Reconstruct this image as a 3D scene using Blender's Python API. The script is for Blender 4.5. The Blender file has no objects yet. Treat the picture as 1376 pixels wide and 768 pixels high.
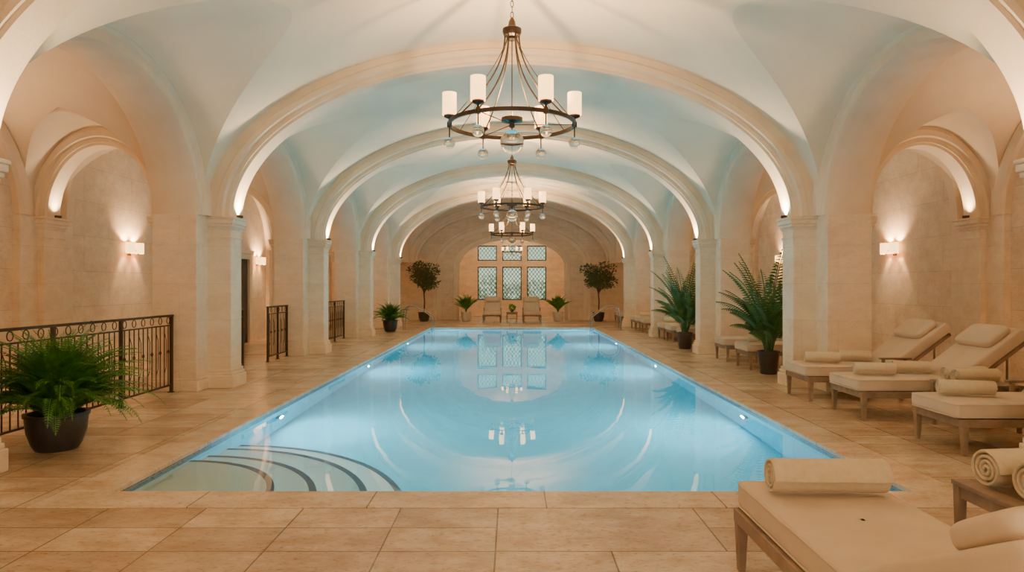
import bpy, math, random
from mathutils import Vector, Matrix
random.seed(7)
S=bpy.context.scene
pi=math.pi
# ---------------------------------------------------------------- materials
def nm(name):
    m=bpy.data.materials.new(name); m.use_nodes=True
    nt=m.node_tree; b=nt.nodes['Principled BSDF']; return m,nt,b
def N(nt,t,**k):
    n=nt.nodes.new(t)
    for a,v in k.items(): setattr(n,a,v)
    return n
def L(nt,a,b): nt.links.new(a,b)
def simple(name,c,rough=.5,metal=0,c2=None,scale=8,bump=0,bscale=40,detail=4):
    m,nt,b=nm(name)
    b.inputs['Roughness'].default_value=rough; b.inputs['Metallic'].default_value=metal
    g=N(nt,'ShaderNodeNewGeometry')
    n=N(nt,'ShaderNodeTexNoise'); n.inputs['Scale'].default_value=scale; n.inputs['Detail'].default_value=detail
    L(nt,g.outputs['Position'],n.inputs['Vector'])
    r=N(nt,'ShaderNodeValToRGB'); r.color_ramp.elements[0].position=.3; r.color_ramp.elements[1].position=.7
    c2=c2 or tuple(x*.85 for x in c)
    r.color_ramp.elements[0].color=(*c2,1); r.color_ramp.elements[1].color=(*c,1)
    L(nt,n.outputs['Fac'],r.inputs['Fac']); L(nt,r.outputs['Color'],b.inputs['Base Color'])
    if bump:
        n2=N(nt,'ShaderNodeTexNoise'); n2.inputs['Scale'].default_value=bscale; n2.inputs['Detail'].default_value=5
        L(nt,g.outputs['Position'],n2.inputs['Vector'])
        bp=N(nt,'ShaderNodeBump'); bp.inputs['Strength'].default_value=bump; bp.inputs['Distance'].default_value=.01
        L(nt,n2.outputs['Fac'],bp.inputs['Height']); L(nt,bp.outputs['Normal'],b.inputs['Normal'])
    return m
def emis(name,c,s):
    m,nt,b=nm(name)
    b.inputs['Base Color'].default_value=(*c,1)
    b.inputs['Emission Color'].default_value=(*c,1); b.inputs['Emission Strength'].default_value=s
    return m
def brickmat(name,ca,cb,mortar,bw,bh,msize,mode,rough,off=(0,0),noise_amt=.35,bump=.3,pits=.25,split=False):
    m,nt,b=nm(name)
    g=N(nt,'ShaderNodeNewGeometry'); sep=N(nt,'ShaderNodeSeparateXYZ'); L(nt,g.outputs['Position'],sep.inputs[0])
    cmb=N(nt,'ShaderNodeCombineXYZ')
    if mode=='floor':
        L(nt,sep.outputs['X'],cmb.inputs['X']); L(nt,sep.outputs['Y'],cmb.inputs['Y'])
    else:
        a=N(nt,'ShaderNodeMath',operation='ADD'); L(nt,sep.outputs['X'],a.inputs[0]); L(nt,sep.outputs['Y'],a.inputs[1])
        L(nt,a.outputs[0],cmb.inputs['X']); L(nt,sep.outputs['Z'],cmb.inputs['Y'])
    ad=N(nt,'ShaderNodeVectorMath',operation='ADD'); L(nt,cmb.outputs[0],ad.inputs[0]); ad.inputs[1].default_value=(off[0],off[1],0)
    def brick(w,h,offs,c1,c2,mo,ms):
        br=N(nt,'ShaderNodeTexBrick'); br.offset=offs; br.squash=1
        L(nt,ad.outputs[0],br.inputs['Vector'])
        br.inputs['Color1'].default_value=(*c1,1); br.inputs['Color2'].default_value=(*c2,1); br.inputs['Mortar'].default_value=(*mo,1)
        br.inputs['Scale'].default_value=1; br.inputs['Mortar Size'].default_value=ms; br.inputs['Mortar Smooth'].default_value=.3
        br.inputs['Brick Width'].default_value=w; br.inputs['Row Height'].default_value=h; return br
    br=brick(bw,bh,.5,ca,cb,mortar,msize); col=br.outputs['Color']; fac=br.outputs['Fac']
    if split:
        mk=brick(bw,bh,.5,(0,0,0),(1,1,1),(.0,.0,.0),0); mk.inputs['Bias'].default_value=0
        th=N(nt,'ShaderNodeMath',operation='GREATER_THAN'); L(nt,mk.outputs['Color'],th.inputs[0]); th.inputs[1].default_value=.5
        b2=brick(bw/2,bh/2,0,ca,cb,mortar,msize)
        mc=N(nt,'ShaderNodeMix',data_type='RGBA'); L(nt,th.outputs[0],mc.inputs[0]); L(nt,col,mc.inputs[6]); L(nt,b2.outputs['Color'],mc.inputs[7]); col=mc.outputs[2]
        mf=N(nt,'ShaderNodeMix',data_type='FLOAT'); L(nt,th.outputs[0],mf.inputs[0]); L(nt,fac,mf.inputs[2]); L(nt,b2.outputs['Fac'],mf.inputs[3]); fac=mf.outputs[0]
    n=N(nt,'ShaderNodeTexNoise'); n.inputs['Scale'].default_value=1.9; n.inputs['Detail'].default_value=10; n.inputs['Roughness'].default_value=.72
    mpn=N(nt,'ShaderNodeMapping'); mpn.inputs['Scale'].default_value=(1,1.8,2.2); L(nt,g.outputs['Position'],mpn.inputs['Vector'])
    L(nt,mpn.outputs[0],n.inputs['Vector'])
    r=N(nt,'ShaderNodeValToRGB'); r.color_ramp.elements[0].position=.38; r.color_ramp.elements[1].position=.62
    r.color_ramp.elements[0].color=(.58,.47,.35,1); r.color_ramp.elements[1].color=(1.0,1.0,1.0,1)
    L(nt,n.outputs['Fac'],r.inputs['Fac'])
    mx=N(nt,'ShaderNodeMix',data_type='RGBA',blend_type='MULTIPLY'); mx.inputs[0].default_value=noise_amt
    L(nt,col,mx.inputs[6]); L(nt,r.outputs['Color'],mx.inputs[7])
    mp=N(nt,'ShaderNodeMapping'); mp.inputs['Scale'].default_value=(14,26,26) if mode=='floor' else (9,9,26)
    L(nt,g.outputs['Position'],mp.inputs['Vector'])
    n3=N(nt,'ShaderNodeTexNoise'); n3.inputs['Scale'].default_value=1.5; n3.inputs['Detail'].default_value=6; n3.inputs['Roughness'].default_value=.7
    L(nt,mp.outputs[0],n3.inputs['Vector'])
    r3=N(nt,'ShaderNodeValToRGB'); r3.color_ramp.elements[0].position=.36; r3.color_ramp.elements[1].position=.45
    r3.color_ramp.elements[0].color=(.46,.34,.23,1); r3.color_ramp.elements[1].color=(1,1,1,1)
    L(nt,n3.outputs['Fac'],r3.inputs['Fac'])
    mx2=N(nt,'ShaderNodeMix',data_type='RGBA',blend_type='MULTIPLY'); mx2.inputs[0].default_value=pits
    L(nt,mx.outputs[2],mx2.inputs[6]); L(nt,r3.outputs['Color'],mx2.inputs[7])
    L(nt,mx2.outputs[2],b.inputs['Base Color'])
    b.inputs['Roughness'].default_value=rough
    bp=N(nt,'ShaderNodeBump'); bp.inputs['Strength'].default_value=bump; bp.inputs['Distance'].default_value=.006
    inv=N(nt,'ShaderNodeMath',operation='SUBTRACT'); L(nt,r3.outputs['Color'],inv.inputs[0]); L(nt,fac,inv.inputs[1])
    L(nt,inv.outputs[0],bp.inputs['Height']); L(nt,bp.outputs['Normal'],b.inputs['Normal'])
    return m
M_wall=brickmat('travertine_wall',(.90,.75,.56),(.85,.69,.50),(.68,.53,.37),1.5,.62,.005,'wall',.7,noise_amt=.36,pits=.3)
M_pier=brickmat('pier_ashlar',(.90,.76,.57),(.87,.72,.53),(.77,.62,.44),4.0,.58,.004,'wall',.65,noise_amt=.28,pits=.18,off=(.7,.1))
M_stone=simple('cut_limestone',(.88,.73,.54),.65,0,(.79,.63,.45),2.4,.15,30,10)
M_vault=simple('vault_plaster',(.88,.77,.57),.85,0,(.79,.69,.52),1.2,.08,12,9)
M_vaultw=simple('aisle_plaster',(.87,.72,.52),.85,0,(.78,.62,.43),1.2,.08,12,9)
M_floor=brickmat('travertine_floor',(.78,.63,.46),(.53,.39,.265),(.24,.17,.11),1.40,.80,.006,'floor',.25,off=(.1,-.12),noise_amt=.72,pits=.6,split=True)
M_cope=brickmat('travertine_coping',(.76,.62,.46),(.64,.49,.35),(.28,.21,.14),1.3,9,.006,'floor',.25,noise_amt=.6,off=(.4,2),pits=.5)
M_joint=simple('dark_joint',(.20,.15,.10),.8)
M_mosaic=brickmat('waterline_mosaic',(.08,.14,.21),(.20,.28,.34),(.28,.32,.34),.05,.05,.004,'wall',.25,noise_amt=.2,bump=.1,pits=0)
M_basin=simple('pool_plaster',(.105,.60,.75),.6,0,(.09,.56,.72),3)
M_step=simple('pool_step_plaster',(.88,.88,.80),.6,0,(.82,.84,.77),3)
M_nose=simple('step_nosing_mosaic',(.03,.08,.14),.4,0,(.07,.13,.19),40)
M_bronze=simple('dark_bronze',(.10,.070,.050),.42,.85,(.07,.05,.035),14)
M_chrome=simple('brushed_steel',(.42,.38,.32),.28,1,(.36,.33,.28),14)
M_wood=simple('weathered_teak',(.33,.235,.155),.55,0,(.22,.15,.10),9,.2,60)
M_fab=simple('cushion_linen',(.68,.575,.445),.9,0,(.62,.515,.39),5,.25,260)
M_towel=simple('towel_terry',(.86,.74,.53),.95,0,(.78,.66,.45),30,.8,350)
M_potd=simple('dark_ceramic',(.045,.04,.037),.35,0,(.03,.028,.026),6)
M_potl=simple('cream_ceramic',(.72,.64,.52),.5,0,(.64,.56,.45),6)
M_soil=simple('soil',(.06,.04,.028),.95,0,None,30,.6,60)
M_fern=simple('fern_leaf',(.10,.29,.03),.5,0,(.03,.12,.012),9)
M_palm=simple('palm_leaf',(.08,.21,.04),.42,0,(.03,.09,.018),5)
M_olive=simple('olive_leaf',(.12,.16,.06),.5,0,(.055,.08,.03),8)
M_light=simple('bright_leaf',(.16,.40,.05),.5,0,(.07,.22,.025),8)
M_trunk=simple('bark',(.16,.11,.07),.85,0,(.09,.06,.04),20,.5,50)
M_shade=emis('lamp_shade_glass',(1,.56,.20),4.6)
M_door=simple('dark_oak',(.07,.045,.03),.5,0,(.04,.026,.018),6)
M_lead=simple('lead_came',(.05,.06,.055),.5,.6)
M_hedge=simple('hedge_leaf',(.36,.50,.33),.7,0,(.22,.36,.22),6)
M_lens=emis('pool_light_lens',(.85,.96,1),9)
m,nt,b=nm('clear_glass'); b.inputs['Transmission Weight'].default_value=1; b.inputs['Roughness'].default_value=.02; b.inputs['IOR'].default_value=1.3; b.inputs['Base Color'].default_value=(1,.97,.93,1)
M_glass=m
def mixgloss(name,tint,ior,rough,bump=None,refr=False,transl=0):
    m=bpy.data.materials.new(name); m.use_nodes=True; nt=m.node_tree; nt.nodes.clear()
    o=N(nt,'ShaderNodeOutputMaterial'); mx=N(nt,'ShaderNodeMixShader'); g=N(nt,'ShaderNodeBsdfGlossy')
    t=N(nt,'ShaderNodeBsdfRefraction' if refr else 'ShaderNodeBsdfTransparent')
    if refr: t.inputs['IOR'].default_value=ior; t.inputs['Roughness'].default_value=0
    t.inputs[0].default_value=(*tint,1); g.inputs['Roughness'].default_value=rough; g.inputs['Color'].default_value=(1,1,1,1)
    base=t.outputs[0]
    if transl:
        tr=N(nt,'ShaderNodeBsdfTranslucent'); tr.inputs[0].default_value=(*tint,1); m2=N(nt,'ShaderNodeMixShader'); m2.inputs[0].default_value=transl
        L(nt,t.outputs[0],m2.inputs[1]); L(nt,tr.outputs[0],m2.inputs[2]); base=m2.outputs[0]
    fr=N(nt,'ShaderNodeFresnel'); fr.inputs['IOR'].default_value=ior
    L(nt,fr.outputs[0],mx.inputs[0]); L(nt,base,mx.inputs[1]); L(nt,g.outputs[0],mx.inputs[2]); L(nt,mx.outputs[0],o.inputs[0])
    if bump:
        ge=N(nt,'ShaderNodeNewGeometry'); n=N(nt,'ShaderNodeTexNoise'); n.inputs['Scale'].default_value=bump[0]; n.inputs['Detail'].default_value=2
        L(nt,ge.outputs['Position'],n.inputs['Vector'])
        bp=N(nt,'ShaderNodeBump'); bp.inputs['Strength'].default_value=bump[1]; bp.inputs['Distance'].default_value=bump[2]
        L(nt,n.outputs['Fac'],bp.inputs['Height']); L(nt,bp.outputs[0],g.inputs['Normal']); L(nt,bp.outputs[0],fr.inputs['Normal'])
        if refr: L(nt,bp.outputs[0],t.inputs['Normal'])
    return m
M_water=mixgloss('pool_water',(.80,.98,1.0),1.38,.010,(1.1,.25,.007),True)
M_pane=mixgloss('leaded_glass',(.40,.62,.60),1.45,.05,None,False,.4)
# ---------------------------------------------------------------- mesh builder
class MB:
    def __init__(s): s.v=[];s.f=[]
    def add(s,vs,fs,M=None):
        o=len(s.v)
        for p in vs:
            p=Vector(p); s.v.append(M@p if M else p)
        s.f+= [tuple(i+o for i in f) for f in fs]; return s
    def box(s,x0,x1,y0,y1,z0,z1,M=None):
        vs=[(x0,y0,z0),(x1,y0,z0),(x1,y1,z0),(x0,y1,z0),(x0,y0,z1),(x1,y0,z1),(x1,y1,z1),(x0,y1,z1)]
        return s.add(vs,[(0,3,2,1),(4,5,6,7),(0,1,5,4),(1,2,6,5),(2,3,7,6),(3,0,4,7)],M)
    def taper(s,cx,cy,z0,z1,w0,w1,M=None):
        vs=[]
        for z,w in((z0,w0),(z1,w1)):
            vs+=[(cx-w,cy-w,z),(cx+w,cy-w,z),(cx+w,cy+w,z),(cx-w,cy+w,z)]
        return s.add(vs,[(0,3,2,1),(4,5,6,7),(0,1,5,4),(1,2,6,5),(2,3,7,6),(3,0,4,7)],M)
    def lathe(s,prof,n=24,M=None,c=(0,0,0)):
        vs=[];fs=[]
        for r,z in prof:
            for i in range(n):
                a=2*pi*i/n; vs.append((c[0]+r*math.cos(a),c[1]+r*math.sin(a),c[2]+z))
        for j in range(len(prof)-1):
            for i in range(n):
                k=(i+1)%n; fs.append((j*n+i,j*n+k,(j+1)*n+k,(j+1)*n+i))
        return s.add(vs,fs,M)
    def sphere(s,c,r,n=16,M=None):
        return s.lathe([(r*math.sin(pi*k/n)+1e-5,-r*math.cos(pi*k/n)) for k in range(n+1)],n+4,M,c)
    def tube(s,path,r,n=8,closed=False,M=None):
        P=[Vector(p) for p in path]; m=len(P); vs=[];fs=[]
        up=Vector((0,0,1)); prev=None
        for i,p in enumerate(P):
            if closed: t=(P[(i+1)%m]-P[i-1])
            else: t=P[min(i+1,m-1)]-P[max(i-1,0)]
            t.normalize()
            if prev is None:
                a=up.cross(t)
                if a.length<.05: a=Vector((1,0,0)).cross(t)
            else: a=prev-t*prev.dot(t)
            a.normalize(); prev=a; b=t.cross(a)
            rr=r[i] if isinstance(r,(list,tuple)) else r
            for k in range(n):
                q=2*pi*k/n; vs.append(p+a*math.cos(q)*rr+b*math.sin(q)*rr)
        for i in range(m if closed else m-1):
            j=(i+1)%m
            for k in range(n):
                l=(k+1)%n; fs.append((i*n+k,i*n+l,j*n+l,j*n+k))
        if not closed: fs+=[tuple(range(n))[::-1],tuple((m-1)*n+k for k in range(n))]
        return s.add(vs,fs,M)
    def grid(s,rows):
        o=len(s.v);n=len(rows[0])
        for r in rows: s.v+=[Vector(p) for p in r]
        for i in range(len(rows)-1):
            for j in range(n-1): s.f.append((o+i*n+j,o+i*n+j+1,o+(i+1)*n+j+1,o+(i+1)*n+j))
        return s
    def arch(s,prof,a,b,cen,spring,plane,n=56,th0=0,th1=pi):
        vs=[];fs=[];k=len(prof)
        for i in range(n+1):
            t=th0+(th1-th0)*i/n
            for r,sd in prof:
                u=(a+r)*math.cos(t); h=spring+(b+r)*math.sin(t)
                vs.append((cen[0]+u,cen[1]+sd,h) if plane=='x' else (cen[0]+sd,cen[1]+u,h))
        for i in range(n):
            for j in range(k):
                l=(j+1)%k; fs.append((i*k+j,i*k+l,(i+1)*k+l,(i+1)*k+j))
        fs+=[tuple(range(k)),tuple(n*k+j for j in range(k))]
        return s.add(vs,fs)
    def sup(s,c,h,e1=.3,e2=.22,n1=20,n2=40,M=None,ez=.6):
        sp=lambda v,e: math.copysign(abs(v)**e,v)
        vs=[];fs=[]
        for i in range(n1+1):
            u=-pi/2+pi*i/n1
            for j in range(n2):
                w=2*pi*j/n2+pi/n2
                vs.append((c[0]+h[0]*sp(math.cos(u),e1)*sp(math.cos(w),e2),c[1]+h[1]*sp(math.cos(u),e1)*sp(math.sin(w),e2),c[2]+h[2]*sp(math.sin(u),ez)))
        for i in range(n1):
            for j in range(n2):
                k=(j+1)%n2; fs.append((i*n2+j,i*n2+k,(i+1)*n2+k,(i+1)*n2+j))
        return s.add(vs,fs,M)
    def mesh(s,name,mat,smooth=False,recalc=True):
        me=bpy.data.meshes.new(name); me.from_pydata([tuple(v) for v in s.v],[],s.f); me.materials.append(mat)
        if recalc:
            import bmesh
            bm=bmesh.new(); bm.from_mesh(me); bmesh.ops.recalc_face_normals(bm,faces=bm.faces); bm.to_mesh(me); bm.free()
        if smooth:
            for p in me.polygons: p.use_smooth=True
        me.update(); return me
    def obj(s,name,mat,parent=None,smooth=False,bevel=0,auto=None,recalc=True):
        me=s.mesh(name,mat,smooth or auto is not None,recalc); o=bpy.data.objects.new(name,me); S.collection.objects.link(o)
        if parent: o.parent=parent
        if bevel:
            md=o.modifiers.new('b','BEVEL'); md.width=bevel; md.segments=2; md.limit_method='ANGLE'
        if auto is not None: me.set_sharp_from_angle(angle=math.radians(auto))
        return o
def empty(name,loc=(0,0,0),rz=0,sc=1):
    e=bpy.data.objects.new(name,None); e.location=loc; e.rotation_euler=(0,0,rz); e.scale=(sc,)*3; e.empty_display_size=.1
    S.collection.objects.link(e); return e
def clone(src,loc,rz=0,sc=1,name=None):
    e=empty(name or src.name.split('.')[0],loc,rz,sc)
    for c in src.children:
        if c.type=='LIGHT' or c.name.startswith('drop_rod'): continue
        o=c.copy(); S.collection.objects.link(o); o.parent=e
    return e
# ---------------------------------------------------------------- layout constants
BAY=5.3; Y1=10.95; LINES=[Y1+BAY*k for k in range(-3,4)]
YEND=32.15
HS=2.69
A0,B0=4.8,2.74
C=2.25; RB=1.95
XP=5.45; XW=7.55
AX=(XP+XW)/2; AA=(XW-XP)/2; AB=1.42
NB=[(l,l+BAY) for l in LINES]
def H1(x): return HS+B0*math.sqrt(max(0,1-(x/A0)**2))
def vault_nave():
    mb=MB()
    for y0,y1 in NB:
        yc=(y0+y1)/2
        ts=[-BAY/2]+[C*math.sin(-pi/2+pi*k/44) for k in range(45)]+[BAY/2]
        ce=[];wl=[];wr=[]
        for t in ts:
            w=math.sqrt(max(0,1-(t/C)**2)) if abs(t)<C else 0
            H2=lambda x: HS+(RB+.72*(1-abs(x)/A0))*w
            lo,hi=0.0,A0
            if w<1e-4: xs=A0
            else:
                for _ in range(40):
                    md=(lo+hi)/2
                    if H1(md)>H2(md): lo=md
                    else: hi=md
                xs=(lo+hi)/2
            ph=math.asin(min(1,xs/A0))
            ce.append([(A0*math.sin(ph*k/40),yc+t,H1(A0*math.sin(ph*k/40))) for k in range(-40,41)])
            for sgn,lst in((-1,wl),(1,wr)):
                lst.append([(sgn*(xs+(A0-xs)*k/14),yc+t,H2(xs+(A0-xs)*k/14) if w>1e-4 else HS) for k in range(15)])
        mb.grid(ce); mb.grid(wl[1:-1]); mb.grid(wr[1:-1])
    return mb
vault_nave().obj('ceiling',M_vault,smooth=True,recalc=False)
def vault_aisle(sg):
    mb=MB()
    Ha=lambda u: HS+AB*math.sqrt(max(0,1-(u/AA)**2))
    for y0,y1 in NB:
        yc=(y0+y1)/2
        ts=[-BAY/2]+[C*math.sin(-pi/2+pi*k/44) for k in range(45)]+[BAY/2]
        ce=[];wl=[];wr=[]
        for t in ts:
            w=math.sqrt(max(0,1-(t/C)**2)) if abs(t)<C else 0
            h2=HS+RB*w
            q=(h2-HS)/AB
            us=0.0 if q>=1 else AA*math.sqrt(1-q*q)
            ph=math.asin(us/AA)
            ce.append([(sg*(AX+AA*math.sin(ph*k/20)),yc+t,Ha(AA*math.sin(ph*k/20)) if us>0 else h2) for k in range(-20,21)])
            for d,lst in((-1,wl),(1,wr)):
                lst.append([(sg*(AX+d*(us+(AA-us)*k/6)),yc+t,h2) for k in range(7)])
        mb.grid(ce); mb.grid(wl[1:-1]); mb.grid(wr[1:-1])
    return mb
vault_aisle(-1).obj('ceiling_left',M_vaultw,smooth=True,recalc=False)
vault_aisle(1).obj('ceiling_right',M_vaultw,smooth=True,recalc=False)
MB().box(-8,8,-5.2,37,6.3,6.5).obj('roof_light_block',M_stone)  # unseen slab added above the vaults to keep outside light out
MB().box(-XW-.3,-XW,-5.2,YEND,-.0,6.3).obj('wall_left',M_wall)
MB().box(XW,XW+.3,-5.2,YEND,0,6.3).obj('wall_right',M_wall)
def rib_profile(w,d):
    pts=[(0,w*.62),(.04,w*.66),(.04,w*.78),(.11,w*.78),(.13,w),(.22,w),(.24,w*.9),(d,w*.9)]
    return pts+[(r,-q) for r,q in reversed(pts)]
AI,BI=4.40,2.40
for i,y in enumerate(LINES+[YEND-.2]):
    MB().arch(rib_profile(.30,.40),AI,BI,(0,y,0),HS,'x',96).obj('trim_vault_rib',M_stone,auto=35)
for sg in(-1,1):
    for y0,y1 in NB:
        yc=(y0+y1)/2
        p=[(0,-.30),(0,.30),(.03,.36),(.16,.36),(.19,.42),(.36,.42),(.36,-.42),(.19,-.42),(.16,-.36),(.03,-.36)]
        MB().arch(p,2.05,RB-.2,(sg*5.12,yc,0),HS,'y',64).obj('trim_arcade_arch',M_stone,auto=35)
        p=[(0,.0),(0,-.10),(.05,-.14),(.22,-.14),(.25,-.05),(.4,-.05),(.4,0)]
        if sg<0: p=[(r,-q) for r,q in p]
        MB().arch(p,2.02,RB-.25,(sg*XW,yc,0),HS,'y',64).obj('trim_blind_arch',M_stone,auto=35)
    for y in LINES:
        pr=rib_profile(.24,.30)
        MB().arch(pr,AA-.20,1.14,(sg*AX,y,0),HS,'x',48).obj('trim_aisle_rib',M_stone,auto=35)
def mold(mb,cx0,cx1,cy0,cy1,prof):
    for z0,z1,o in prof: mb.box(cx0-o,cx1+o,cy0-o,cy1+o,z0,z1)
CAP=[(HS-.34,HS-.31,.018),(HS-.20,HS-.16,.022),(HS-.16,HS-.11,.04),(HS-.11,HS-.04,.06),(HS-.04,HS+.0,.072)]
BASE=[(0,.20,.06),(.20,.25,.042),(.25,.30,.025)]
for sg in(-1,1):
    for y in LINES:
        mb=MB()
        xs=sorted((sg*4.78,sg*5.46)); mb.box(xs[0],xs[1],y-.60,y+.60,0,HS+.02)
        xs=sorted((sg*4.42,sg*4.80)); mb.box(xs[0],xs[1],y-.21,y+.21,0,HS-.01)
        mold(mb,xs[0],xs[1],y-.21,y+.21,CAP); mold(mb,xs[0],xs[1],y-.21,y+.21,BASE)
        xs=sorted((sg*4.78,sg*5.46)); mold(mb,xs[0],xs[1],y-.6,y+.6,[(0,.16,.03),(.16,.2,.015)])
        xs=sorted((sg*5.44,sg*5.64)); mb.box(xs[0],xs[1],y-.22,y+.22,0,HS-.01); mold(mb,xs[0],xs[1],y-.22,y+.22,CAP); mold(mb,xs[0],xs[1],y-.22,y+.22,BASE)
        mb.obj('stone_column',M_pier,bevel=.012)
        mb=MB()
        xs=sorted((sg*7.34,sg*7.56)); mb.box(xs[0],xs[1],y-.24,y+.24,0,HS-.01); mold(mb,xs[0],xs[1],y-.24,y+.24,CAP); mold(mb,xs[0],xs[1],y-.24,y+.24,BASE)
        xs=sorted((sg*7.44,sg*7.56)); mb.box(xs[0],xs[1],y-.62,y+.62,0,HS)
        mb.obj('wall_pilaster',M_pier,bevel=.012)
# ---------------------------------------------------------------- floor + pool
PX=3.12; PY0,PY1=5.32,26.2; CW=.40
mb=MB()
def fl(x0,x1,y0,y1): mb.box(x0,x1,y0,y1,-.25,0)
fl(-7.9,-PX-CW,-5.2,37); fl(PX+CW,7.9,-5.2,37); fl(-PX-CW,PX+CW,-5.2,PY0-CW); fl(-PX-CW,PX+CW,PY1+CW,37)
mb.obj('floor',M_floor)
pool=empty('swimming_pool')
mb=MB(); g=.012
mb.box(-PX-CW+g,PX+CW-g,PY0-CW+g,PY0,-.04,.004); mb.box(-PX-CW+g,PX+CW-g,PY1,PY1+CW-g,-.04,.004)
mb.box(-PX-CW+g,-PX,PY0+g*.4,PY1-g*.4,-.04,.004); mb.box(PX,PX+CW-g,PY0+g*.4,PY1-g*.4,-.04,.004)
mb.obj('coping',M_cope,pool,bevel=.006)
mb=MB()
mb.box(-PX-CW-.005,PX+CW+.005,PY0-CW-.005,PY0-.03,-.2,-.012); mb.box(-PX-CW-.005,PX+CW+.005,PY1+.03,PY1+CW+.005,-.2,-.012)
mb.box(-PX-CW-.005,-PX-.03,PY0,PY1,-.2,-.012); mb.box(PX+.03,PX+CW+.005,PY0,PY1,-.2,-.012)
mb.obj('coping_bed',M_joint,pool)
D=1.30; WL=-.06
t=.02
for z0,z1,mat,nme in((-.16,-.035,M_mosaic,'waterline_tile'),(-D,-.16,M_basin,'basin_wall')):
    mb=MB()
    mb.box(-PX-t,PX+t,PY0-t,PY0+.0,z0,z1); mb.box(-PX-t,PX+t,PY1,PY1+t,z0,z1); mb.box(-PX-t,-PX,PY0,PY1,z0,z1); mb.box(PX,PX+t,PY0,PY1,z0,z1)
    mb.obj(nme,mat,pool)
MB().box(-PX-t,PX+t,PY0-t,PY1+t,-D-.1,-D).obj('basin_floor',M_basin,pool)
MB().add([(-PX,PY0,WL),(PX,PY0,WL),(PX,PY1,WL),(-PX,PY1,WL)],[(0,1,2,3)]).obj('water',M_water,pool,recalc=False)
mb=MB(); mt=MB()
R=[1.18,1.52,1.95,2.27]; Z=[-.20,-.42,-.62,-.84]
for r,z in zip(R,Z):
    n=40
    ring=[(-PX+r*math.sin(pi/2*k/n),PY0+1.12*r*math.cos(pi/2*k/n)) for k in range(n+1)]
    vs=[(-PX,PY0,z)]+[(x,y,z) for x,y in ring]+[(x,y,-D) for x,y in ring]
    fs=[(0,k+2,k+1) for k in range(n)]+[(k+1,k+2,n+k+3,n+k+2) for k in range(n)]
    mb.add(vs,fs)
    rows=[]
    for q in(-.06,.0):
        rows.append([(-PX+(r+q)*math.sin(pi/2*k/n),PY0+1.12*(r+q)*math.cos(pi/2*k/n),z+.004) for k in range(n+1)])
    rows.append([(-PX+(r+.003)*math.sin(pi/2*k/n),PY0+1.12*(r+.003)*math.cos(pi/2*k/n),z-.03) for k in range(n+1)])
    mt.grid(rows)
mb.obj('entry_steps',M_step,pool); mt.obj('step_nosing_tile',M_nose,pool)
def light(kind,name,loc,e,col,rot=None,parent=None,**k):
    l=bpy.data.lights.new(name,kind); l.energy=e; l.color=col
    for a,v in k.items(): setattr(l,a,v)
    o=bpy.data.objects.new(name,l); o.location=loc
    if rot: o.rotation_euler=rot
    if parent: o.parent=parent
    S.collection.objects.link(o); return o
for sg in(-1,1):
    for y in(9.1,14.6,20.1,25.2):
        e=empty('pool_light',(sg*PX,y,-.52))
        MB().lathe([(.0001,0),(.07,0)],24,Matrix.Rotation(-sg*pi/2,4,'Y')@Matrix.Translation((0,0,.035))).obj('lens',M_lens,e)
        MB().lathe([(.07,0),(.07,.045),(.09,.045),(.09,0)],24,Matrix.Rotation(-sg*pi/2,4,'Y')).obj('bezel',M_chrome,e,auto=30)
        light('AREA','lamp',(-sg*.05,0,0),102,(.70,.93,1),(0,sg*pi/2+(-sg*.05),0),e,shape='DISK',size=.13)
for sg in(-1,1):
    e=empty('pool_handrail')
    for y in(25.0,25.55):
        pts=[(3.98,0),(3.98,.5),(3.94,.74),(3.84,.85),(3.7,.88),(3.5,.84),(3.2,.66),(2.98,.50),(2.92,.4),(2.92,.2),(2.92,-.6)]
        P=[Vector((sg*a,y,b)) for a,b in pts]
        for _ in range(2):
            Q=[P[0]]
            for i in range(len(P)-1): Q+=[P[i]*.75+P[i+1]*.25,P[i]*.25+P[i+1]*.75]
            Q.append(P[-1]); P=Q
        MB().tube(P,.019,10).obj('rail',M_chrome,e,smooth=True)
        MB().lathe([(.05,0),(.05,.02),(.022,.03)],16,None,(sg*3.98,y,0)).obj('flange',M_chrome,e,auto=30)
# ---------------------------------------------------------------- end wall + alcove
OA,OB,OS=2.5,1.22,2.57
mb=MB()
mb.box(-7.9,-OA,YEND,YEND+.5,0,6.3); mb.box(OA,7.9,YEND,YEND+.5,0,6.3)
n=48
rows=[[],[],[],[]]
for k in range(n+1):
    tt=pi-pi*k/n; x=OA*math.cos(tt); z=OS+OB*math.sin(tt)
    rows[0].append((x,YEND,6.3)); rows[1].append((x,YEND,z)); rows[2].append((x,YEND+.5,z)); rows[3].append((x,YEND+.5,6.3))
mb.grid(rows)
mb.obj('wall_back',M_wall)
def archtrim(name,a,b,s,prof,y):
    mb=MB().arch(prof,a,b,(0,y,0),s,'x',64)
    for sg in(-1,1):
        vs=[(sg*(a+r),y+q,z) for z in(0,s) for r,q in prof]; k=len(prof)
        mb.add(vs,[(j,(j+1)%k,k+(j+1)%k,k+j) for j in range(k)])
    mb.obj(name,M_stone,auto=35)
archtrim('trim_opening',OA-.02,OB-.02,OS,[(0,.02),(0,-.05),(.1,-.05),(.13,-.08),(.26,-.08),(.28,0)],YEND)
archtrim('trim_relief_arch',3.35,1.72,OS,[(0,.0),(0,-.07),(.2,-.07),(.22,-.12),(.34,-.12),(.36,0)],YEND)
for sg in(-1,1):
    xs=sorted((sg*3.30,sg*3.80)); mb=MB(); mold(mb,xs[0],xs[1],YEND-.14,YEND+.01,[(OS-.12,OS-.06,.02),(OS-.06,OS+.02,.05)]); mb.obj('trim_impost',M_stone)
YA=36.2
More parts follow.
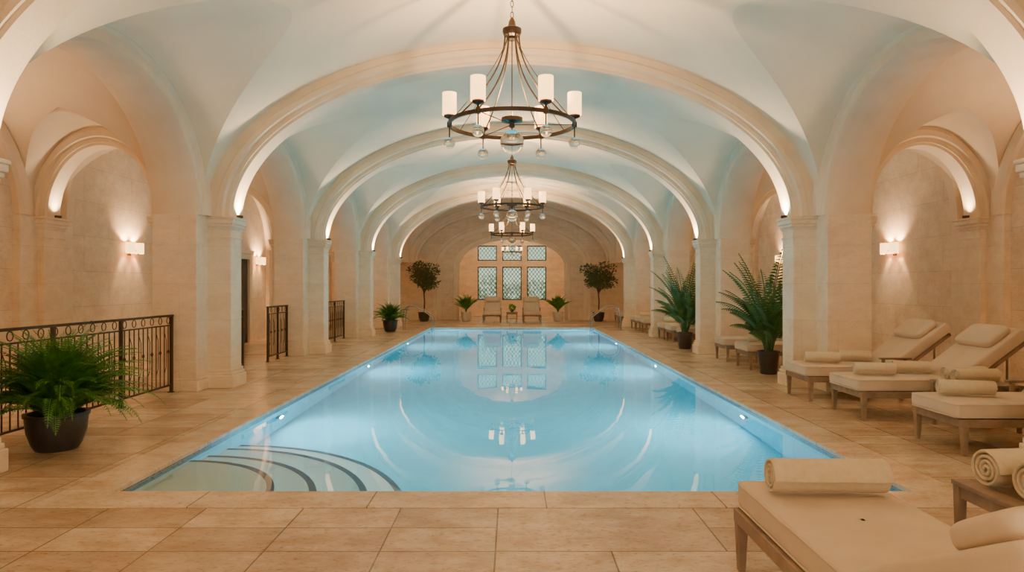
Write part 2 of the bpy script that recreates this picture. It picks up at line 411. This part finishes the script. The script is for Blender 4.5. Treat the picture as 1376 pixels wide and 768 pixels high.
MB().box(-3.3,-2.95,YEND+.5,YA,0,5).obj('wall_alcove_left',M_wall)
MB().box(2.95,3.3,YEND+.5,YA,0,5).obj('wall_alcove_right',M_wall)
MB().box(-3.3,3.3,YEND+.5,YA+.3,5,5.2).obj('ceiling_alcove',M_vaultw)
xsn=[-3.3,-1.82,-.80,-.51,.51,.80,1.82,3.3]; zs=[0,.86,2.62,2.94,3.74,5]
mb=MB()
for i in range(7):
    for j in range(5):
        if i in(1,3,5) and j in(1,3): continue
        mb.box(xsn[i],xsn[i+1],YA,YA+.3,zs[j],zs[j+1])
mb.obj('wall_windows',M_wall)
wn=1
for i in(1,3,5):
    for j in(1,3):
        x0,x1,z0,z1=xsn[i],xsn[i+1],zs[j],zs[j+1]
        e=empty('window_%d'%wn); wn+=1; y=YA+.06; w=.05
        mb=MB(); mb.box(x0,x0+w,y,y+.08,z0,z1).box(x1-w,x1,y,y+.08,z0,z1).box(x0+w,x1-w,y,y+.08,z0,z0+w).box(x0+w,x1-w,y,y+.08,z1-w,z1)
        mb.obj('frame',M_lead,e)
        MB().add([(x0+w,y+.04,z0+w),(x1-w,y+.04,z0+w),(x1-w,y+.04,z1-w),(x0+w,y+.04,z1-w)],[(0,1,2,3)]).obj('pane',M_pane,e,recalc=False)
        mb=MB(); st=.24; X0,X1,Z0,Z1=x0+w,x1-w,z0+w,z1-w
        for dr in(1,-1):
            k=-20
            while k<40:
                c0=Z0+k*st
                f=lambda x: c0+dr*1.25*(x-X0)
                cand=[(x,f(x)) for x in(X0,X1)]+[(X0+(z-c0)/(dr*1.25),z) for z in(Z0,Z1)]
                cand=[(x,z) for x,z in cand if X0-1e-6<=x<=X1+1e-6 and Z0-1e-6<=z<=Z1+1e-6]
                if len(cand)>=2:
                    cand.sort(); a,b=cand[0],cand[-1]
                    if abs(a[0]-b[0])>.03: mb.tube([(a[0],y+.03,a[1]),(b[0],y+.03,b[1])],.013,4)
                k+=1
        mb.obj('leading',M_lead,e)
MB().box(-7,7,YA+.31,46,-.3,-.02).obj('ground_outside',M_hedge)
def leafcloud(mb,c,rad,n,ls,shell=.55,flat=False):
    for _ in range(n):
        while True:
            p=Vector((random.uniform(-1,1),random.uniform(-1,1),random.uniform(-1,1)))
            if p.length<=1 and p.length>shell*random.random(): break
        q=Vector((c[0]+p.x*rad[0],c[1]+p.y*rad[1],c[2]+p.z*rad[2]))
        d=(p.normalized()+Vector((random.uniform(-1,1),random.uniform(-1,1),random.uniform(-1,1)))).normalized()
        s=d.cross(Vector((random.uniform(-1,1),random.uniform(-1,1),random.uniform(-1,1)))).normalized()
        l=ls*random.uniform(.7,1.3); w=l*.22
        mb.add([q,q+d*l*.5+s*w,q+d*l,q+d*l*.5-s*w],[(0,1,2,3)])
mb=MB()
for x in(-2.6,-1.2,.2,1.5,2.8):
    leafcloud(mb,(x,39.3+random.random()*.5,.7),(1.0,.6,.9+random.random()*.7),700,.22,.8)
mb.obj('garden_hedge',M_hedge,recalc=False)
e=empty('door_1',(-XW,18.85,0))
mb=MB().box(0,.05,-.5,.5,0,2.35); 
for a in(-.45,.05):
    for z0,z1 in((.2,1.0),(1.15,2.2)): mb.box(.05,.07,a,a+.4,z0,z1)
mb.obj('leaf',M_door,e)
MB().box(0,.12,-.68,-.5,0,2.5).box(0,.12,.5,.68,0,2.5).box(0,.12,-.5,.5,2.35,2.5).box(0,.16,-.74,.74,2.5,2.6).obj('frame',M_stone,e,bevel=.01)
# ---------------------------------------------------------------- chandelier
ch=empty('chandelier',(0,8.3,3.56)); RR=.76
mb=MB()
mb.lathe([(RR-.014,-.022),(RR+.014,-.022),(RR+.014,.022),(RR-.014,.022),(RR-.014,-.022)],72)
mb.lathe([(.0001,1.02),(.06,1.03),(.055,1.06),(.10,1.08),(.115,1.12),(.115,1.16),(.05,1.19),(.04,1.25),(.015,1.3),(.0001,1.3)],24)
for k in range(6):
    a=k*pi/3; ca,sa=math.cos(a),math.sin(a)
    mb.tube([((.085+(RR-.085)*(u**2.0))*ca,(.085+(RR-.085)*(u**2.0))*sa,1.1-1.08*u) for u in[q/16 for q in range(17)]],.010,6)
    a2=a+pi/6; c2,s2=math.cos(a2),math.sin(a2)
    mb.tube([((.06+(RR-.06)*(u**1.35))*c2,(.06+(RR-.06)*(u**1.35))*s2,1.08-1.06*u) for u in[q/16 for q in range(17)]],.005,5)
    mb.lathe([(.0001,-.16),(.008,-.15),(.008,-.03),(.03,-.03),(.03,.03),(.014,.05),(.014,.07),(.055,.085),(.07,.10),(.07,.115),(.0001,.115)],16,None,((RR)*ca,(RR)*sa,0))
    mb.tube([(0,0,-.0),(RR*ca,RR*sa,0)],.006,5) if k%2==0 else None
mb.tube([(0,0,1.1),(0,0,-.06)],.008,6)
mb.lathe([(.0001,-.05),(.035,-.03),(.035,0),(.01,.03)],16)
mb.lathe([(.03,.0),(.13,.02),(.13,.06),(.12,.06),(.12,.03),(.03,.03)],24,None,(0,0,.02))
mb.obj('frame',M_bronze,ch,auto=40)
mb=MB()
for z in range(0,10):
    zz=1.33+z*.068; Mx=Matrix.Translation((0,0,zz))@Matrix.Rotation(pi/2*(z%2),4,'Z')
    mb.tube([(.018*math.cos(q*pi/6),0,.04*math.sin(q*pi/6)) for q in range(12)],.005,5,True,Mx)
mb.obj('chain',M_bronze,ch,smooth=True)
mb=MB()
for k in range(6):
    a=k*pi/3
    mb.lathe([(.084,.115),(.086,.12),(.086,.385),(.080,.385),(.080,.12),(.0001,.118)],24,None,(RR*math.cos(a),RR*math.sin(a),0))
mb.obj('shades',M_shade,ch,auto=40)
mb=MB()
for k in range(6):
    a=k*pi/3; mb.sphere((RR*math.cos(a),RR*math.sin(a),-.225),.07,14)
mb.sphere((0,0,-.21),.145,20)
mb.obj('glass_balls',M_glass,ch,smooth=True)
chs=[ch]
for y,z,s in((17.0,3.56,1),(25.2,3.50,1),(34.2,3.30,.62),(-.6,3.56,1)):  # last one is an added fill lamp, unseen behind the camera
    chs.append(clone(ch,(0,y,z),0,s))
for c in chs:
    y=c.location.y; top=5.0 if y>33 else 5.42
    MB().tube([(0,0,1.8),(0,0,max(1.85,(top-c.location.z)/c.scale.x-.01))],.01,6).obj('drop_rod',M_bronze,c,smooth=True)
    light('SPOT','uplight',(.06,0,.075),620 if y<33 else 420,(1,.64,.33) if y<33 else (1,.84,.68),(pi,0,0),c,spot_size=2.9,spot_blend=.8,shadow_soft_size=.03)  # upward fill spot added to each chandelier to warm the vault
# ---------------------------------------------------------------- sconces
def sconce(loc,rz,en=74,col=(1,.64,.34),first=[None]):
    if first[0] is None:
        e=empty('wall_sconce'); 
        MB().box(0,.02,-.05,.05,-.12,.12).box(.02,.10,-.012,.012,-.03,-.01).box(.09,.11,-.17,.17,-.03,-.01).box(.09,.11,-.175,-.145,-.10,.02).box(.09,.11,.145,.175,-.10,.02).obj('bracket',M_bronze,e)
        mb=MB()
        for q in(-.16,.16): mb.lathe([(.085,-.08),(.085,.13),(.081,.13),(.081,-.08),(.085,-.08)],20,Matrix.Translation((.12,q,0)))
        mb.obj('shades',M_shade,e,auto=30)
        first[0]=e
    else: e=clone(first[0],(0,0,0))
    e.location=loc; e.rotation_euler=(0,0,rz)
    for q in(-.16,.16): light('POINT','bulb',(.12,q,.05),en,col,None,e,shadow_soft_size=.03)
for sg in(-1,1):
    for y in(3.0,8.3,13.45,24.2,29.5): sconce((sg*XW,y,2.32),pi if sg>0 else 0)
    sconce((sg*2.95,34.6,2.3),pi if sg>0 else 0,20,(1,.84,.68))  # invented alcove pair, added to brighten the alcove walls
sconce((XW,18.9,2.32),pi); sconce((-XW,20.2,2.32),0)
def uplight(x,y,z,tilt,e_,ss=2.3,ty=0):
    e=empty('capital_uplight',(x,y,z+.002))
    MB().lathe([(.05,0),(.05,.035),(.044,.035),(.044,.006),(.0001,.006)],16).obj('housing',M_bronze,e,auto=30)
    light('SPOT','lamp',(0,0,.045),e_,(1,.70,.40),(ty,pi-tilt,0),e,spot_size=ss,spot_blend=1,shadow_soft_size=.03)
for y in LINES[1:]:
    for sg in(-1,1):
        uplight(sg*4.365,y,HS,sg*.12,210)
        uplight(sg*7.28,y,HS,sg*.35,60)  # invented pilaster lamps, added as warm fill for the side vaults
# ---------------------------------------------------------------- railings
def railing(x,y0,y1,name='balustrade_railing'):
    e=empty(name,(x,0,0)); H=1.14
    mb=MB().box(-.028,.028,y0,y1,H,H+.03)
    mb.box(-.01,.01,y0,y1,H-.14,H-.12).box(-.012,.012,y0,y1,.10,.125)
    n=max(2,round((y1-y0)/1.6)); 
    for k in range(n+1):
        y=y0+.02+(y1-y0-.04)*k/n; mb.box(-.02,.02,y-.02,y+.02,0,H); mb.box(-.04,.04,y-.04,y+.04,0,.012)
    m=round((y1-y0)/.115)
    for k in range(1,m):
        y=y0+(y1-y0)*k/m; mb.tube([(0,y,.12),(0,y,H-.13)],.008,6)
        if k%2==0:
            mb.tube([(0,y+.045*math.cos(q*pi/6),H-.055+.05*math.sin(q*pi/6)) for q in range(12)],.006,5,True)
            mb.lathe([(.009,-.03),(.02,0),(.009,.03)],8,None,(0,y,.62))
        else: mb.tube([(0,y,.30),(0,y+.057,.40),(0,y+.057,.80),(0,y,.92)],.005,5)
    mb.obj('ironwork',M_bronze,e,auto=40)
railing(-5.14,6.30,10.32)
railing(-5.14,11.58,13.05); railing(-5.14,14.35,15.6)
railing(-5.14,18.7,20.9); railing(-5.14,22.2,24.0)
# ---------------------------------------------------------------- towel
def towel_mesh(mb,r,L_,M):
    turns=3.6; n=120; th=r*.17
    out=[];inn=[]
    for k in range(n+1):
        a=2*pi*turns*k/n; rr=r*.14+(r*.86)*k/n
        out.append((rr*math.cos(a),rr*math.sin(a))); ri=rr-th; inn.append((ri*math.cos(a),ri*math.sin(a)))
    def ring(x,ins):
        o=[]
        for k in range(n+1):
            mxx=((out[k][0]+inn[k][0])/2,(out[k][1]+inn[k][1])/2)
            o.append((x,out[k][0]*(1-ins)+mxx[0]*ins,out[k][1]*(1-ins)+mxx[1]*ins))
        for k in range(n,-1,-1):
            mxx=((out[k][0]+inn[k][0])/2,(out[k][1]+inn[k][1])/2)
            o.append((x,inn[k][0]*(1-ins)+mxx[0]*ins,inn[k][1]*(1-ins)+mxx[1]*ins))
        o.append(o[0]); return o
    rows=[ring(-L_/2,.98),ring(-L_/2,.5),ring(-L_/2+.01,0),ring(L_/2-.01,0),ring(L_/2,.5),ring(L_/2,.98)]
    t=MB().grid(rows); mb.add(t.v,t.f,M)
TD={}
def towel(loc,rz,r=.085,L_=.52):
    k=(r,L_)
    if k not in TD:
        mb=MB(); towel_mesh(mb,r,L_,Matrix.Rotation(-.6,4,'X'))
        me=mb.mesh('rolled_towel',M_towel,True); me.set_sharp_from_angle(angle=math.radians(50)); TD[k]=me
    o=bpy.data.objects.new('rolled_towel',TD[k]); S.collection.objects.link(o); o.location=loc; o.rotation_euler=(0,0,rz)
    return o
# ---------------------------------------------------------------- lounger
def build_lounger(SL=1.2,ang=37,arms=True,BL=.98):
    e=empty('chaise_lounge'); W=.38
    mb=MB(); T=SL+.82
    for s in(-1,1):
        mb.box(0,T,s*W-.022,s*W+.022,.27,.345)
        mb.taper(.04,s*(W-.01),0,.30,.02,.032); mb.taper(T-.3,s*(W-.01),0,.30,.02,.032)
        if arms:
            mb.box(.98,1.42,s*(W+.01)-.028,s*(W+.01)+.028,.585,.61); mb.box(1.02,1.06,s*W-.018,s*W+.018,.34,.585); mb.box(1.32,1.36,s*W-.018,s*W+.018,.34,.585)
    mb.box(0,.045,-W+.02,W-.02,.27,.345); mb.box(T-.04,T,-W+.02,W-.02,.27,.345)
    for k in range(12): mb.box(.12+k*.1,.18+k*.1,-W+.02,W-.02,.30,.325)
    mb.obj('frame',M_wood,e,bevel=.006)
    sc=(SL+.02)/2
    MB().sup((sc-.02,0,.42),(sc+.02,W,.075),.10,.09,28,72,None,.45).obj('seat_cushion',M_fab,e,smooth=True)
    pp=MB()
    for zz in(.36,.478): pp.tube([(sc-.02+(sc+.018)*math.copysign(abs(math.cos(q*pi/32))**.10,math.cos(q*pi/32)),(W-.002)*math.copysign(abs(math.sin(q*pi/32))**.10,math.sin(q*pi/32)),zz) for q in range(64)],.006,5,True)
    pp.obj('piping',M_fab,e,smooth=True)
    Mx=Matrix.Translation((SL-.01,0,.36))@Matrix.Rotation(math.radians(-ang),4,'Y')
    mb=MB()
    for s in(-1,1): mb.box(0,BL,s*(W-.04)-.02,s*(W-.04)+.02,-.045,0,Mx)
    for k in range(8): mb.box(.08+k*.12,.15+k*.12,-W+.05,W-.05,-.035,-.012,Mx)
    mb.box(BL-.04,BL,-W+.02,W-.02,-.045,0,Mx)
    q=Mx@Vector((.75,0,-.03))
    for s in(-1,1): mb.tube([(q.x,s*.28,.33),(q.x,s*.28,q.z)],.014,6)
    mb.obj('back_frame',M_wood,e,bevel=.004)
    MB().sup((BL/2+.02,0,.08),(BL/2+.04,W,.08),.11,.10,28,72,Mx,.45).obj('back_cushion',M_fab,e,smooth=True)
    MB().sup((BL-.20,0,.20),(.18,W*.86,.062),.45,.3,24,48,Mx).obj('head_pillow',M_fab,e,smooth=True)
    return e
P1=build_lounger(); used=[False]
def lounger(loc,rz):
    if not used[0]: used[0]=True; P1.location=loc; P1.rotation_euler=(0,0,rz); return P1
    return clone(P1,loc,rz)
for x,y in((4.10,9.83),(4.14,8.48),(4.22,6.80)):
    lounger((x,y,0),0)
towel((4.45,9.80,.578),-.25,.083,.46); towel((4.48,8.44,.578),-.25,.083,.46); towel((4.56,6.86,.578),-.25,.083,.50)
towel((5.02,10.0,.578),-.3,.083,.42); towel((5.04,8.62,.578),-.3,.083,.42)
L1=build_lounger(1.32,27,False); L1.location=(1.66,3.88,0); L1.rotation_euler=(0,0,-pi/2)
towel((1.66,3.60,.596),-.03,.10,.60)
for y in(13.35,14.75,18.2,19.6,20.7,23.4,24.6,25.5,28.6,29.6): lounger((4.5,y,0),0)
for y in(13.35,18.2,20.7,24.6): towel((4.85,y,.578),-.25,.083,.46)
lounger((-.88,29.7,0),pi/2); lounger((.88,29.7,0),pi/2)
# ---------------------------------------------------------------- side tables
def table(loc,w,d,h):
    e=empty('side_table',loc); mb=MB()
    k=max(3,int(w/.11))
    for i in range(k): mb.box(-w/2+w*i/k+.003,-w/2+w*(i+1)/k-.003,-d/2,d/2,h-.03,h)
    for a in(-1,1):
        for b in(-1,1): mb.taper(a*(w/2-.035),b*(d/2-.035),0,h-.03,.018,.027)
    mb.box(-w/2+.03,w/2-.03,-d/2+.02,-d/2+.045,h-.10,h-.03).box(-w/2+.03,w/2-.03,d/2-.045,d/2-.02,h-.10,h-.03)
    mb.box(-w/2+.02,-w/2+.045,-d/2+.03,d/2-.03,h-.10,h-.03).box(w/2-.045,w/2-.02,-d/2+.03,d/2-.03,h-.10,h-.03)
    mb.box(-w/2+.04,w/2-.04,-d/2+.04,d/2-.04,.18,.20)
    mb.obj('table_body',M_wood,e,bevel=.004); return e
table((2.93,3.72,0),.66,.66,.46)
towel((2.90,3.86,.575),.12,.115,.50); towel((2.93,3.58,.575),.12,.115,.50)
table((5.20,7.66,0),.70,.55,.52)
towel((5.12,7.54,.608),.1,.085,.5); towel((5.14,7.76,.608),.1,.085,.5)
table((5.3,14.05,0),.5,.4,.46); table((5.3,18.9,0),.5,.4,.46); table((5.3,24.0,0),.5,.3,.46)
t5=table((0,29.9,0),.5,.45,.46)
mb=MB(); mb.lathe([(.0001,0),(.05,0),(.065,.1),(.055,.1),(.045,.02)],16,None,(0,0,.461)); mb.obj('vase',M_potd,t5,smooth=True)
mb=MB(); leafcloud(mb,(0,0,.66),(.12,.12,.12),160,.09); mb.obj('flowers',M_light,t5,recalc=False)
# ---------------------------------------------------------------- plants
def frond(mb,base,az,Ln,el0,el1,leaf,n,lw=.2,droop=.25,start=.12,stem=.004,fwd=.45):
    p=Vector(base); pts=[p.copy()]; steps=n; h=Vector((math.cos(az),math.sin(az),0)); side=Vector((-math.sin(az),math.cos(az),0))
    tw=random.uniform(-.3,.3)
    for i in range(steps):
        u=i/(steps-1); el=el0+(el1-el0)*(u**1.3)
        d=h*math.cos(el)+Vector((0,0,1))*math.sin(el); p=p+d*Ln/steps; pts.append(p.copy())
        if u<start: continue
        v=(u-start)/(1-start); ll=leaf*(math.sin(pi*min(1,.12+v*.88))**.6)*(1-.35*v)
        for s in(-1,1):
            sd=(side*s+Vector((0,0,tw*s))+d*fwd).normalized()
            q=p; e=q+sd*ll-Vector((0,0,ll*droop)); m_=q+sd*ll*.5-Vector((0,0,ll*droop*.3)); w=d*ll*lw*.5
            mb.add([q,m_+w,e,m_-w],[(0,1,2,3)])
    mb.tube(pts[::2] if len(pts)>8 else pts,stem,4)
def pot(e,prof,mat,soil_r,soil_z):
    MB().lathe(prof,36).obj('pot',mat,e,auto=40)
    MB().lathe([(.0001,soil_z),(soil_r,soil_z)],24).obj('soil',M_soil,e)
PD=lambda r,h:[(.0001,0),(r*.68,0),(r*.80,h*.15),(r*.95,h*.5),(r,h*.82),(r*1.0,h*.9),(r*1.06,h*.92),(r*1.06,h),(r*.92,h),(r*.9,h*.85)]
def fern(loc,r,h,Lf,n):
    e=empty('potted_fern',loc); pot(e,PD(r,h),M_potd,r*.9,h*.86); mb=MB()
    for k in range(n):
        az=2*pi*k*.618+random.uniform(-.2,.2); q=(k/n)
        el=math.radians(28+58*q+random.uniform(-8,8))
        frond(mb,(r*.4*math.cos(az)*random.random(),r*.4*math.sin(az)*random.random(),h*.86),az,Lf*random.uniform(.75,1.15),el+.35,el-math.radians(85)+q*.7,.10,34,.34,.2,.08,stem=.003)
    mb.obj('fronds',M_fern,e,recalc=False)
fern((-4.48,6.72,0),.27,.36,.92,240)
fern((-4.30,24.1,0),.26,.4,.80,110)
def palm(loc,r,h,H):
    e=empty('potted_palm',loc); pot(e,[(.0001,0),(r*.75,0),(r*.8,h*.05),(r,h*.92),(r*1.05,h*.93),(r*1.05,h),(r*.9,h),(r*.88,h*.85)],M_potd,r*.88,h*.86); mb=MB()
    for k in range(34):
        az=2*pi*k*.618+random.uniform(-.3,.3); q=k/34
        frond(mb,(.06*math.cos(az),.06*math.sin(az),h*.86),az,(H-h)*random.uniform(.88,1.1)*(.50+.56*q),math.radians(80+9*q),math.radians(-30+88*q),.27,34,.18,.4,.25,stem=.008,fwd=.7)
    mb.obj('fronds',M_palm,e,recalc=False)
palm((4.68,12.45,0),.19,.42,2.40)
palm((4.42,17.45,0),.19,.42,2.40)
def tree(loc,H,rad):
    e=empty('olive_tree',loc); pot(e,PD(.26,.42),M_potd,.22,.36); mb=MB()
    mb.tube([(0,0,.35),(.02,.01,.9),(-.01,0,1.3),(0,0,H-rad)],[.035,.03,.027,.02],8)
    lf=MB()
    for k in range(16):
        a=k*2.4; rr=rad*(.35+.6*random.random()); zz=H-rad*1.15+rad*1.2*random.random()
        tip=Vector((rr*math.cos(a),rr*math.sin(a),zz))
        mb.tube([(0,0,1.2+k*.02),(tip.x*.5,tip.y*.5,(1.25+tip.z)/2),tip],[.015,.01,.005],5)
        leafcloud(lf,tip,(.28,.28,.24),95,.13,.3)
    leafcloud(lf,(0,0,H-rad*.8),(rad*.6,rad*.6,rad*.6),300,.13,.3)
    mb.obj('trunk',M_trunk,e,smooth=True); lf.obj('leaves',M_olive,e,recalc=False)
tree((-3.98,30.9,0),2.45,.66); tree((3.92,30.9,0),2.45,.66)
def bushy(loc):
    e=empty('potted_plant',loc); pot(e,PD(.24,.42),M_potl,.2,.36); mb=MB()
    for k in range(60):
        az=k*2.4; el=math.radians(40+45*random.random()); frond(mb,(0,0,.36),az,.85*random.uniform(.7,1.25),el+.4,el-.7,.17,14,.5,.2,.3)
    mb.obj('leaves',M_light,e,recalc=False)
bushy((-2.1,31.2,0)); bushy((2.1,31.2,0))
# ---------------------------------------------------------------- world, camera
w=bpy.data.worlds.new('w'); S.world=w; w.use_nodes=True
w.node_tree.nodes['Background'].inputs[0].default_value=(1,.82,.60,1); w.node_tree.nodes['Background'].inputs[1].default_value=2.3
cam=bpy.data.cameras.new('camera'); co=bpy.data.objects.new('camera',cam); S.collection.objects.link(co)
co.location=(0,0,1.6); co.rotation_euler=(pi/2,0,0); cam.lens=24; cam.sensor_width=36; cam.clip_end=200
S.camera=co
